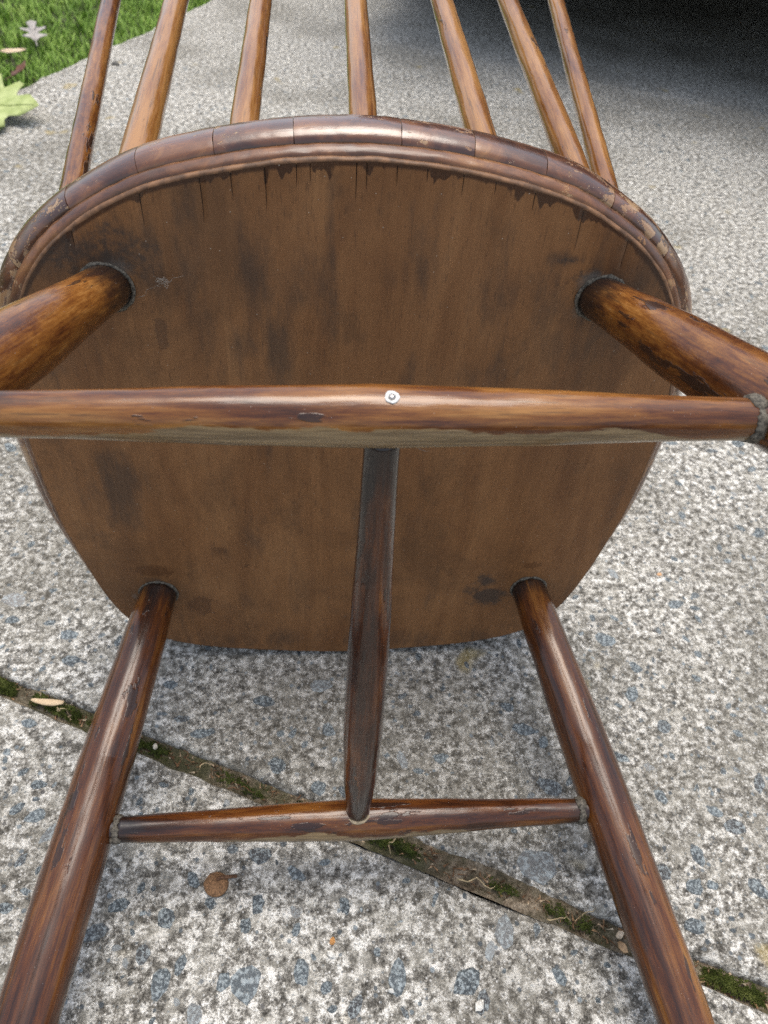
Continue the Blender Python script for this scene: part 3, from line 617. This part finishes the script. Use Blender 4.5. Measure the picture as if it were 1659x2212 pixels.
# (hand placed large stones: display pixel x, y, length px, angle)
def gpt(px, py):
    d = CAM_ROT @ Vector(((px - 829.5) / 1640, -(py - 1106) / 1640, -1)); t = -CAM_POS.z / d.z; return CAM_POS + d * t
hand = [(1160, 1860, 100, -35, .6), (860, 2105, 75, 80, .7), (1010, 2125, 70, 30, .7), (1045, 2165, 50, 80, .6), (530, 2115, 95, 88, .45), (345, 2125, 60, 75, .6), (315, 2045, 60, 70, .6), (475, 2105, 60, -75, .4), (650, 2105, 55, -80, .55), (390, 2080, 50, 70, .5), (565, 1945, 60, 60, .55), (525, 2005, 50, 80, .7), (255, 1955, 50, 20, .7), (205, 2015, 60, 20, .6), (640, 1895, 60, -55, .4), (458, 1950, 40, -40, .6), (1100, 1528, 45, -20, .8), (868, 1640, 45, -75, .45), (955, 1640, 40, -20, .6), (1130, 1575, 65, -20, .4), (575, 1515, 60, -10, .45), (440, 1582, 60, 10, .5), (165, 1428, 65, -10, .6), (30, 1295, 55, -15, .7), (115, 1345, 40, 0, .6), (1305, 1380, 55, -25, .5), (1370, 1440, 40, -35, .5), (1500, 1465, 35, -10, .7), (1060, 1602, 30, -70, .7), (1615, 1365, 30, -10, .7), (1090, 2010, 70, 80, .5), (1060, 2050, 40, 70, .6), (1500, 2000, 45, -10, .6), (1640, 1920, 50, -50, .5), (1550, 1910, 50, -5, .6), (75, 1760, 45, 20, .6), (155, 1770, 30, 70, .6), (60, 1560, 45, -10, .6), (1420, 1720, 50, -60, .45), (1540, 1750, 45, -40, .5), (1190, 1700, 60, -30, .4), (1640, 1690, 50, 70, .5), (800, 1540, 30, 10, .6), (620, 1385, 50, 20, .6), (700, 1480, 60, 5, .5), (640, 2005, 30, 70, .6), (690, 1700, 40, -40, .6), (770, 2170, 50, 60, .5), (420, 2190, 55, 85, .45), (1210, 2110, 45, -60, .5), (60, 2020, 55, 75, .5), (40, 1860, 40, 60, .6)]
for px, py, lp, ang, asp in hand:
    p = gpt(px, py); s = lp * .5 * (p - CAM_POS).length / 1700; cands.append((p.x, p.y, s, R(ang) + .0, rs.uniform(0, .75), True))
def far_enough(x, y, s):
    gx, gy = int(x // .03), int(y // .03)
    for i in (-1, 0, 1):
        for j in (-1, 0, 1):
            for (a, b_, c) in grid.get((gx + i, gy + j), ()):
                if math.hypot(a - x, b_ - y) < (c + s) * .95: return False
    return True
def reg(x, y, s): grid.setdefault((int(x // .03), int(y // .03)), []).append((x, y, s))
for c in cands: reg(*c[:3])
tries = 0
while tries < 15000:
    tries += 1
    far = rs.random() < .35
    x = rs.uniform(-.75, 1.0); y = rs.uniform(-.55, .75) if not far else rs.uniform(.6, 1.5)
    s = min(.0105, .0018 + rs.expovariate(1 / .0027)) if not far else min(.007, .002 + rs.expovariate(1 / .0013))
    if nz(x * 5, y * 5, 21) < -.25 and rs.random() < .6: continue
    u, v = touv(x, y)
    if abs(v - (VJ0 + VJ1) / 2) < .011 + s or u < UG + .05: continue
    if not far_enough(x, y, s): continue
    reg(x, y, s); cands.append((x, y, s, rs.uniform(0, 6.283), rs.random(), False))
scored = []
for c in cands:
    pr = project((c[0], c[1], 0)); vis = pr and -20 < pr[0] < 1680 and -20 < pr[1] < 2232 and not hidden((c[0], c[1], 0))
    scored.append(((c[2] / pr[2]) if vis else 0, c))
scored.sort(key=lambda t: -t[0])
mass = {0: ([], [], []), 1: ([], [], [])}
for k, (sc_, (x, y, s, a, tint, hnd)) in enumerate(scored):
    u, v = touv(x, y); near = v < VJ0; par = slab_near if near else slab_main
    zs = s * rs.uniform(.35, .8); zo = -zs * .05 - .0002 + (-.002 if near else 0)
    if k < 300 and sc_ > 0:
        o = bpy.data.objects.new('aggregate_stone', smesh[rs.randrange(22)]); C.objects.link(o); o.parent = par
        o.location = (x, y, zo); o.rotation_euler = (rs.uniform(-.06, .06), rs.uniform(-.06, .06), a); o.scale = (s, s, zs)
    else:
        V, F = SHAPES[rs.randrange(22)]; MV, MF, MT = mass[1 if near else 0]; b0 = len(MV); ca, sa = math.cos(a), math.sin(a)
        for (px, py, pz) in V: MV.append((x + s * (px * ca - py * sa), y + s * (px * sa + py * ca), zo + pz * zs)); MT.append(tint)
        MF.extend(tuple(b0 + i for i in f) for f in F)
for key, par in ((0, slab_main), (1, slab_near)):
    MV, MF, MT = mass[key]
    tag(mesh_obj('fine_aggregate', MV, MF, M_GRAVEL, par, smooth=False, attrs={'tint': MT}), kind='stuff')

# ------------------------------------------------------------------ moss in the joint
bm_ = NB('moss'); t_ = bm_.attr('tint')
M_MOSS = bm_.fin(bm_.ramp(t_, [(0, (.026, .030, .010)), (.4, (.065, .085, .018)), (.75, (.13, .155, .036)), (1, (.27, .28, .10))]), .8, spec=.2)
rm = random.Random(5); V = []; F = []; T = []
patches = [(-.31, -.235, 1.0, 0), (-.222, -.172, 1.0, .0), (-.168, -.09, .62, .1), (-.05, .0, .35, .2), (.02, .075, .9, .15), (.08, .125, .6, .2), (.17, .20, .4, .15), (.215, .26, .4, .15), (.33, .375, 1.0, -.1), (.381, .46, 1.0, -.1), (.46, .6, .8, 0), (-.45, -.32, 1, 0), (-.7, -.46, .8, 0)]
def udir(x): return x
for u0, u1, den, dk in patches:
    # patch limits given along the joint
    n_ = int((u1 - u0) * 34000 * den)
    for _ in range(n_):
        u = rm.uniform(u0, u1); v = rm.triangular(VJ0 + .0006, VJ1 - .001, (VJ0 + VJ1) / 2 - .0015)
        e = min(1, (u - u0) / .012, (u1 - u) / .012); c = (v - VJ0) / (VJ1 - VJ0); dome = math.sqrt(max(0, 1 - (2 * c - 1) ** 2)) * e
        if nz(u * 90, v * 160, 2) < -.45 + (1 - den) * .5: continue
        z0 = dirt_z(u, v) - .001; z = z0 + (.0026 + .0085 * dome) * (.75 + .5 * nz(u * 120, v * 220, 4)) * (.55 + .45 * den)
        bx, by, _z = uv(u, v); a = rm.uniform(0, 6.283); rad = rm.uniform(.0004, .0009); tx, ty = rm.uniform(-.0012, .0012), rm.uniform(-.0012, .0012)
        b0 = len(V); tint = max(0, min(1, .45 + .35 * dome + .5 * nz(u * 80, v * 140, 9) + rm.uniform(-.25, .25) - dk * .6))
        for q in range(3):
            aa = a + q * 2.094; V.append((bx + rad * math.cos(aa), by + rad * math.sin(aa), z - .0022)); T.append(tint * .6)
        V.append((bx + tx, by + ty, z)); T.append(tint)
        F.extend([(b0, b0 + 1, b0 + 3), (b0 + 1, b0 + 2, b0 + 3), (b0 + 2, b0, b0 + 3)])
tag(mesh_obj('moss', V, F, M_MOSS, smooth=False, attrs={'tint': T}), 'green moss cushions growing in the joint between the slabs', 'moss', kind='stuff')

# ------------------------------------------------------------------ small things lying about
def curve_tube(name, pts, r, mat, parent=None, seg=5, taper=True):
    V = []; F = []
    P = [Vector(p) for p in pts]
    for k, p in enumerate(P):
        d = (P[min(k + 1, len(P) - 1)] - P[max(k - 1, 0)]).normalized(); s = d.orthogonal().normalized(); t = d.cross(s)
        rr_ = r * ((1 - .75 * k / (len(P) - 1)) if taper else 1)
        for j in range(seg): a = 6.283 * j / seg; V.append(p + s * rr_ * math.cos(a) + t * rr_ * math.sin(a))
    for k in range(len(P) - 1):
        for j in range(seg): F.append((k * seg + j, k * seg + (j + 1) % seg, (k + 1) * seg + (j + 1) % seg, (k + 1) * seg + j))
    F.append(tuple(reversed(range(seg)))); F.append(tuple(range((len(P) - 1) * seg, len(P) * seg)))
    return mesh_obj(name, V, F, mat, parent)
def wiggle(a, b, n, amp, seed, arc=0.0):
    a, b = Vector(a), Vector(b); out = []
    for k in range(n + 1):
        t = k / n; p = a.lerp(b, t); e = math.sin(math.pi * t)
        out.append(p + Vector((amp * nz(t * 3, seed), amp * nz(t * 3, seed + 5), amp * .6 * abs(nz(t * 3, seed + 9)) + arc * e)))
    return out
def leaf_mat(name, c1, c2, rough=.5, vein=None):
    b = NB(name); v = b.coord(); n = b.noise(v, 45, 5, .6); n2 = b.noise(v, 260, 3)
    col = b.mix(b.sm(n, .35, .65), c1, c2); col = b.mix(b.math('MULTIPLY', b.sm(n2, .55, .75), .25), col, tuple(x * .45 for x in c1))
    b.b.inputs['Subsurface Weight'].default_value = 0
    return b.fin(col, rough, b.bump(b.math('ADD', n, b.math('MULTIPLY', n2, .3)), .4, .001), spec=.4)
def leaf(name, outline, size, loc, rotz, mat, label, curl=.12, lift=.004, tilt=(0, 0), seed=0, stem=None):
    """lobed leaf blade with real thickness, midrib along local y"""
    root = empty(name, loc, (tilt[0], tilt[1], rotz)); n = len(outline); V = []; F = []
    rings = (0.0, .35, .7, 1.0); th = .0006
    def z(x, y): return size * (curl * (x * x * 1.4 + (y - .4) ** 2 * .7) + .035 * nz(x * 3 + seed, y * 3)) + lift * 0
    for side in (0, 1):
        for rg_ in rings[1:]:
            for (x, y) in outline:
                X, Y = x * rg_, .35 + (y - .35) * rg_; V.append((X * size, Y * size, z(X, Y) - side * th))
        V.append((0, .35 * size, z(0, .35) - side * th))
    m = 3 * n + 1
    for side in (0, 1):
        b0 = side * m; c = b0 + 3 * n
        fl_ = []
        for i in range(n): fl_.append((c, b0 + i, b0 + (i + 1) % n))
        for k in range(2):
            for i in range(n): fl_.append((b0 + k * n + i, b0 + (k + 1) * n + i, b0 + (k + 1) * n + (i + 1) % n, b0 + k * n + (i + 1) % n))
        F.extend(fl_ if side == 0 else [f[::-1] for f in fl_])
    for i in range(n): a = 2 * n + i; b2 = 2 * n + (i + 1) % n; F.append((a, m + a, m + b2, b2))
    mesh_obj('blade', V, F, mat, root)
    curve_tube('midrib', [(0, y * size, z(0, y) + .0007) for y in [k / 10 * .92 for k in range(11)]], size * .012, stem or mat, root)
    curve_tube('stalk', [(0, -y * size, z(0, 0) + .001 + .01 * y) for y in [k / 5 * .35 for k in range(6)]], size * .012, stem or mat, root, taper=False)
    return tag(root, label, 'leaf')
def lobes(spec):   # right-hand side outline points from base to tip, mirrored with a little variation
    return [(x, y) for x, y in spec] + [(-x * .93, y * 1.01 - .004) for x, y in reversed(spec[1:-1])]
maple = lobes([(0, 0), (.16, -.06), (.34, .02), (.30, .12), (.52, .22), (.62, .30), (.46, .36), (.36, .40), (.50, .58), (.44, .66), (.30, .60), (.20, .62), (.22, .80), (.10, .92), (0, 1.0)])
oak = lobes([(0, 0), (.06, .06), (.12, .18), (.30, .24), (.33, .30), (.16, .36), (.10, .44), (.32, .60), (.34, .67), (.14, .66), (.09, .74), (.14, .90), (.05, .96), (0, 1.0)])
oval = lobes([(0, 0), (.14, .10), (.24, .28), (.27, .5), (.20, .75), (.09, .92), (0, 1)])
curly = lobes([(0, 0), (.2, .08), (.36, .3), (.26, .45), (.34, .66), (.14, .8), (0, 1)])
M_LF_G = leaf_mat('leaf_yellow_green', (.27, .33, .095), (.40, .46, .18)); M_LF_W = leaf_mat('leaf_pale_grey', (.26, .235, .21), (.40, .37, .335)); M_LF_T = leaf_mat('leaf_tan', (.52, .38, .24), (.66, .53, .37)); M_LF_B = leaf_mat('leaf_brown', (.085, .030, .014), (.14, .052, .02))
leaf('fallen_leaf', maple, .135, (-.655, 1.165, .022), R(-98), M_LF_G, 'large yellow green lobed leaf lying on the concrete at the left edge', .10, tilt=(R(3), R(17)), seed=2)
leaf('fallen_leaf', curly, .06, (-.63, 1.075, .006), R(-60), M_LF_G, 'small yellow green leaf tip just below the large green leaf', .12, seed=5)
leaf('fallen_leaf', oak, .085, (-.640, 1.590, .004), R(18), M_LF_W, 'pale grey lobed oak leaf lying on the grass near the slab', .10, tilt=(R(12), 0), seed=3)
leaf('fallen_leaf', oval, .055, (-.695, 1.505, .006), R(-75), M_LF_T, 'small tan oval leaf lying on the grass below the pale oak leaf', .25, seed=7)
leaf('fallen_leaf', curly, .075, (-.745, 1.50, .010), R(-10), M_LF_W, 'pale whitish leaf on the grass at the left picture edge', .2, tilt=(R(25), R(20)), seed=9)
leaf('fallen_leaf', curly, .048, (-.622, 1.335, .012), R(-35), M_LF_B, 'dark brown curled leaf on the slab edge beside the grass', .55, tilt=(R(20), R(-15)), seed=11)

M_DRY = leaf_mat('dry_husk', (.55, .40, .24), (.70, .55, .36)); M_STRAW = plain('dry_straw', (.42, .33, .19), .7, .35, 200); M_ROOT = plain('dead_rootlet', (.16, .085, .04), .8, .5, 200)
# papery husk on the moss
V = []; F = []; seg, nn_ = 12, 16
for k in range(nn_ + 1):
    t = k / nn_; r = .0031 * math.sin(math.pi * min(1, t * .92 + .04)) ** .6 * (1 - .35 * t) + .0003
    for s in range(seg): a = 6.283 * s / seg; V.append((t * .026 - .013, r * math.cos(a) * 1.15 + .0012 * math.sin(t * 3), r * .6 * math.sin(a) * (1 if math.sin(a) > 0 else .4) + .0008 * nz(t * 5, s)))
for k in range(nn_):
    for s in range(seg): F.append((k * seg + s, k * seg + (s + 1) % seg, (k + 1) * seg + (s + 1) % seg, (k + 1) * seg + s))
F.append(tuple(reversed(range(seg)))); F.append(tuple(range(nn_ * seg, nn_ * seg + seg)))
husk = mesh_obj('seed_husk', V, F, M_DRY); p = gpt(105, 1519); husk.location = (p.x, p.y, .0035); husk.rotation_euler = (R(10), R(-4), R(174))
tag(husk, 'pale dry seed husk lying across the moss in the joint', 'husk')
# acorn cap with stalk
cup = empty('acorn_cap', (-.0975, -.2005, -.0015), (R(-8), R(6), R(4)))
V = []; F = []; seg = 30; prof = [(.0084, .0), (.0088, .0012), (.0085, .0026), (.0074, .0040), (.0056, .0050), (.0034, .0056), (.0012, .0058)]
for r, z in prof:
    for s in range(seg): a = 6.283 * s / seg; k = 1 + .05 * nz(math.cos(a) * 3, math.sin(a) * 3, z * 300); V.append((r * k * math.cos(a), r * k * math.sin(a), z + .0003 * nz(r * 900, a * 3)))
for k in range(len(prof) - 1):
    for s in range(seg): F.append((k * seg + s, k * seg + (s + 1) % seg, (k + 1) * seg + (s + 1) % seg, (k + 1) * seg + s))
F.append(tuple(range((len(prof) - 1) * seg, len(prof) * seg)))
mesh_obj('cap', V, F, plain('cap_bark', (.23, .125, .06), .85, .45, 700), cup)
curve_tube('stalk', [(.000, .001, .0055), (.003, .0022, .0066), (.008, .0024, .0062), (.0145, .0028, .0054)], .0013, plain('cap_stalk', (.12, .06, .03), .8, .4, 500), cup, seg=8, taper=False)
tag(cup, 'round brown acorn cap with a short stalk on the near slab', 'acorn cap')
def pebble(px, py, s, col, label, seed, h=.55):
    p = gpt(px, py); me_v = []; me_f = []
    bm = bmesh.new(); bmesh.ops.create_icosphere(bm, subdivisions=2, radius=1)
    for vv in bm.verts:
        k = 1 + .28 * nz(vv.co.x * 1.4 + seed, vv.co.y * 1.4, vv.co.z * 1.4); vv.co = Vector((vv.co.x * s * k, vv.co.y * s * .68 * k, vv.co.z * s * h * k))
    me = bpy.data.meshes.new('pebble'); bm.to_mesh(me); bm.free(); me.materials.append(plain('pebble_' + str(seed), col, .6, .3, 300))
    o = bpy.data.objects.new('pebble', me); C.objects.link(o); o.location = (p.x, p.y, s * h * .6 - .0012); o.rotation_euler = (0, 0, seed * 1.3)
    tag(o, label, 'pebble')
pebble(718, 2033, .0027, (.48, .23, .07), 'tiny orange pebble on the near slab', 1.0)
pebble(716, 2061, .0031, (.68, .66, .60), 'small white pebble just below the tiny orange pebble', 2.0)
pebble(1339, 2019, .0034, (.62, .50, .36), 'cream stone chip in the joint beside the right front leg', 3.0)
pebble(1345, 2046, .0040, (.50, .32, .17), 'tan stone chip just below the cream chip by the right front leg', 4.0)
pebble(1424, 1241, .0030, (.62, .36, .18), 'tiny orange chip on the slab right of the seat', 5.0)
pebble(335, 1612, .0026, (.66, .60, .48), 'cream crumb in the joint right of the left front leg', 6.0)
pebble(845, 2140, .0022, (.60, .60, .56), 'small pale grey crumb near the bottom on the near slab', 7.0)
pebble(1036, 2172, .0040, (.62, .60, .54), 'whitish round pebble near the bottom edge of the near slab', 8.0)
pebble(250, 139, .011, (.06, .055, .045), 'dark stone lying on the slab between the two left spindles', 9.0, .35)
# dry stems in the joint
strs = [((1240, 1993), (1285, 1962), 'pale dry grass stem forking up from the joint'), ((1180, 1985), (1232, 1992), 'straight pale straw lying along the joint left of the forked stem'), ((1244, 2008), (1246, 1975), 'short dark stem standing in the joint at the forked stem'), ((985, 1898), (1070, 1925), 'long thin straw on the lower edge of the joint'), ((395, 1630), (440, 1668), 'reddish dead rootlet in the joint right of the left front leg'), ((420, 1668), (470, 1655), 'pale bent straw crossing the joint near the rootlet'), ((495, 1700), (560, 1715), 'thin curled rootlet in the middle of the joint'), ((85, 1505), (110, 1495), 'fine pale straw beside the seed husk'), ((120, 1530), (150, 1548), 'fine dry straw below the seed husk on the moss'), ((855, 1810), (835, 1850), 'thin pale straw on the dark moss below the front stretcher')]
for k, (a, b, lab) in enumerate(strs):
    pa, pb = gpt(*a), gpt(*b); pa.z = .001; pb.z = .002
    tag(curve_tube('dry_stem', wiggle(pa, pb, 10, .006, k * 3.1, .003), .0006, M_STRAW if k not in (2, 4, 6) else M_ROOT), lab, 'stem', 'dry stems in the joint')
# crumbs of dead plant litter in the joint
V = []; F = []; T = []
for _ in range(500):
    u = rm.uniform(-.35, .5); v = rm.uniform(VJ0 + .001, VJ1 - .001)
    x, y, _z = uv(u, v); z = dirt_z(u, v) + rm.uniform(0, .002); a = rm.uniform(0, 6.28); l_, w2 = rm.uniform(.0008, .0042), rm.uniform(.0003, .0009); dx, dy = math.cos(a) * l_, math.sin(a) * l_; b0 = len(V); t = rm.random()
    for q in ((-dx - dy * w2 / l_, -dy + dx * w2 / l_, 0), (dx, dy, rm.uniform(-.001, .0015)), (-dx + dy * w2 / l_, -dy - dx * w2 / l_, 0), (0, 0, .0012)): V.append((x + q[0], y + q[1], z + q[2])); T.append(t)
    F.extend([(b0, b0 + 1, b0 + 3), (b0 + 1, b0 + 2, b0 + 3), (b0 + 2, b0, b0 + 3), (b0, b0 + 2, b0 + 1)])
bt = NB('litter'); M_LIT = bt.fin(bt.ramp(bt.attr('tint'), [(0, (.05, .03, .015)), (.4, (.17, .09, .045)), (.7, (.32, .2, .11)), (1, (.5, .42, .3))]), .85, spec=.2)
tag(mesh_obj('plant_litter', V, F, M_LIT, smooth=False, attrs={'tint': T}), 'brown crumbs of dead plant litter in the slab joint', 'litter', kind='stuff')

# cobweb fluff on the seat and under the rear stretcher
M_WEB = plain('cobweb', (.34, .30, .25), .9, .2, 400)
def chair_w(x, r, d): return CH @ L(x, r, d)
wv = []
def web(label, segs, loc_r=.00022):
    root = empty('cobweb', segs[0][0]); inv = Vector(segs[0][0])
    for k, (a, b, amp) in enumerate(segs): curve_tube('strand', [q - inv for q in wiggle(a, b, 12, amp, k * 2.7 + 1)], loc_r, M_WEB, root, seg=4)
    tag(root, label, 'cobweb')
cw = chair_w
fl_ = (-.1085, .1378, .0035)
segs = [(cw(-.1222, .1276, .001), cw(*fl_), .003), (cw(*fl_), cw(-.0933, .1402, .001), .003)]
for k in range(12): segs.append((cw(fl_[0] + rm.uniform(-.003, .003), fl_[1] + rm.uniform(-.0025, .0025), .0025), cw(fl_[0] + rm.uniform(-.004, .004), fl_[1] + rm.uniform(-.003, .003), .0045), .0035))
web('wisp of cobweb fluff on the seat underside by the left rear leg', segs, .00014)
segs = []
c0 = (.006, .1435, .137)
for k in range(10): segs.append((cw(c0[0] + rm.uniform(-.009, .007), c0[1] + rm.uniform(-.003, .002), c0[2] + rm.uniform(-.003, .004)), cw(c0[0] + rm.uniform(-.006, .010), c0[1] + rm.uniform(-.007, .001), c0[2] + rm.uniform(-.002, .004)), .004))
segs.append((cw(.010, .139, .139), cw(.0235, .134, .137), .004))
web('wisp of cobweb where the middle stretcher meets the rear stretcher', segs)

# ------------------------------------------------------------------ parked car standing on the slab beyond the picture top; its underside shades the paving
car = empty('parked_car', uv(.14, 1.63, 0), (0, 0, R(-24.35)))
tag(car, 'dark parked car whose underside shades the paving at top right', 'car')
M_PAINT = plain('car_paint', (.016, .018, .022), .25, .1, 5, coat=1.0); M_GLASS = plain('car_glass', (.01, .012, .014), .06, .1, 5); M_RUB = plain('tyre_rubber', (.018, .018, .018), .85, .2, 80); M_RIMM = plain('wheel_alloy', (.45, .45, .46), .35, .1, 50, metal=1.0); M_BLK = plain('underbody_plastic', (.012, .012, .012), .7, .2, 40); M_LAMP = plain('lamp_lens', (.6, .62, .65), .1, .1, 5); M_RED = plain('tail_lens', (.35, .02, .02), .15, .1, 5)
ST = [(0.00, .74, .26, .80, .95, .60), (.05, .82, .225, .92, 1.15, .62), (.2, .87, .20, .98, 1.44, .64), (.5, .88, .18, 1.0, 1.58, .64), (1.2, .88, .17, 1.0, 1.62, .64), (2.1, .88, .17, .99, 1.60, .62), (2.55, .88, .17, .97, 1.45, .62), (3.05, .88, .17, .94, 1.06, .76), (3.6, .87, .18, .84, .98, .72), (4.0, .83, .20, .72, .86, .62), (4.15, .68, .26, .62, .70, .4)]
V = []; F = []; ns = 14
for (y, hw, zb, zbelt, zt, tw) in ST:
    sec = [(0, zb), (hw * .8, zb), (hw * .97, zb + .08), (hw, (zb + zbelt) / 2), (hw * .98, zbelt), (tw + (hw - tw) * .12, zt - .05), (tw * .8, zt), (0, zt + .015)]
    sec = sec + [(-x, z) for x, z in sec[-2:0:-1]]
    for x, z in sec: V.append((x, y, z))
for k in range(len(ST) - 1):
    for j in range(ns): F.append((k * ns + j, (k + 1) * ns + j, (k + 1) * ns + (j + 1) % ns, k * ns + (j + 1) % ns))
F.append(tuple(range(ns))); F.append(tuple(reversed(range((len(ST) - 1) * ns, len(ST) * ns))))
mesh_obj('body', V, F, M_PAINT, car)
def quad_part(name, pts, mat, th=(0, 0, .012)):
    t = Vector(th); P = [Vector(p) for p in pts]; V = P + [p + t for p in P]; n = len(P)
    return mesh_obj(name, V, [tuple(range(n)), tuple(reversed(range(n, 2 * n)))] + [(i, (i + 1) % n, n + (i + 1) % n, n + i) for i in range(n)], mat, car, smooth=False)
quad_part('windscreen', [(-.70, 3.02, 1.07), (.70, 3.02, 1.07), (.57, 2.56, 1.42), (-.57, 2.56, 1.42)], M_GLASS, (0, .02, .03))
quad_part('rear_window', [(-.60, .07, 1.14), (.60, .07, 1.14), (.54, .21, 1.40), (-.54, .21, 1.40)], M_GLASS, (0, -.03, .02))
for s in (-1, 1):
    quad_part('side_window', [(s * .87, .55, 1.02), (s * .87, 1.45, 1.02), (s * .70, 1.45, 1.50), (s * .70, .70, 1.46)], M_GLASS, (s * .02, 0, .01))
    quad_part('side_window', [(s * .87, 1.52, 1.02), (s * .87, 2.70, 1.00), (s * .70, 2.30, 1.46), (s * .70, 1.52, 1.50)], M_GLASS, (s * .02, 0, .01))
    quad_part('headlight', [(s * .45, 4.12, .60), (s * .72, 4.06, .60), (s * .76, 3.98, .72), (s * .48, 4.06, .72)], M_LAMP, (0, .03, .01))
    quad_part('tail_light', [(s * .62, .0, .80), (s * .80, .04, .80), (s * .80, .05, 1.02), (s * .66, .03, 1.02)], M_RED, (0, -.03, 0))
    quad_part('door_mirror', [(s * .90, 2.62, 1.02), (s * 1.04, 2.60, 1.02), (s * 1.04, 2.60, 1.15), (s * .90, 2.62, 1.15)], M_PAINT, (0, .09, 0))
quad_part('grille', [(-.4, 4.13, .40), (.4, 4.13, .40), (.36, 4.12, .56), (-.36, 4.12, .56)], M_BLK, (0, .03, 0))
quad_part('underbody', [(-.68, .30, .15), (.68, .30, .15), (.68, 3.9, .15), (-.68, 3.9, .15)], M_BLK, (0, 0, .05))
def wheel(x, y):
    pv = [(.20, -.10), (.285, -.105), (.31, -.08), (.315, 0), (.31, .08), (.285, .105), (.20, .10)]; V = []; F = []; seg = 32
    for r, ww in pv:
        for s in range(seg): a = 6.283 * s / seg; V.append((ww, r * math.cos(a), r * math.sin(a)))
    m = len(pv)
    for k in range(m - 1):
        for s in range(seg): F.append((k * seg + s, k * seg + (s + 1) % seg, (k + 1) * seg + (s + 1) % seg, (k + 1) * seg + s))
    wo_ = mesh_obj('wheel', V, F, M_RUB, car); wo_.location = (x, y, .316)
    V = []; F = []
    for r, ww in ((.205, -.09), (.205, .09), (.16, .07), (.05, .085)):
        for s in range(seg): a = 6.283 * s / seg; V.append((ww * (1 if x > 0 else -1), r * math.cos(a), r * math.sin(a)))
    for k in range(3):
        for s in range(seg): F.append((k * seg + s, k * seg + (s + 1) % seg, (k + 1) * seg + (s + 1) % seg, (k + 1) * seg + s))
    F.append(tuple(range(3 * seg, 4 * seg))); mesh_obj('rim', V, F, M_RIMM, wo_)
for x in (-.79, .79):
    for y in (.72, 3.35): wheel(x, y)
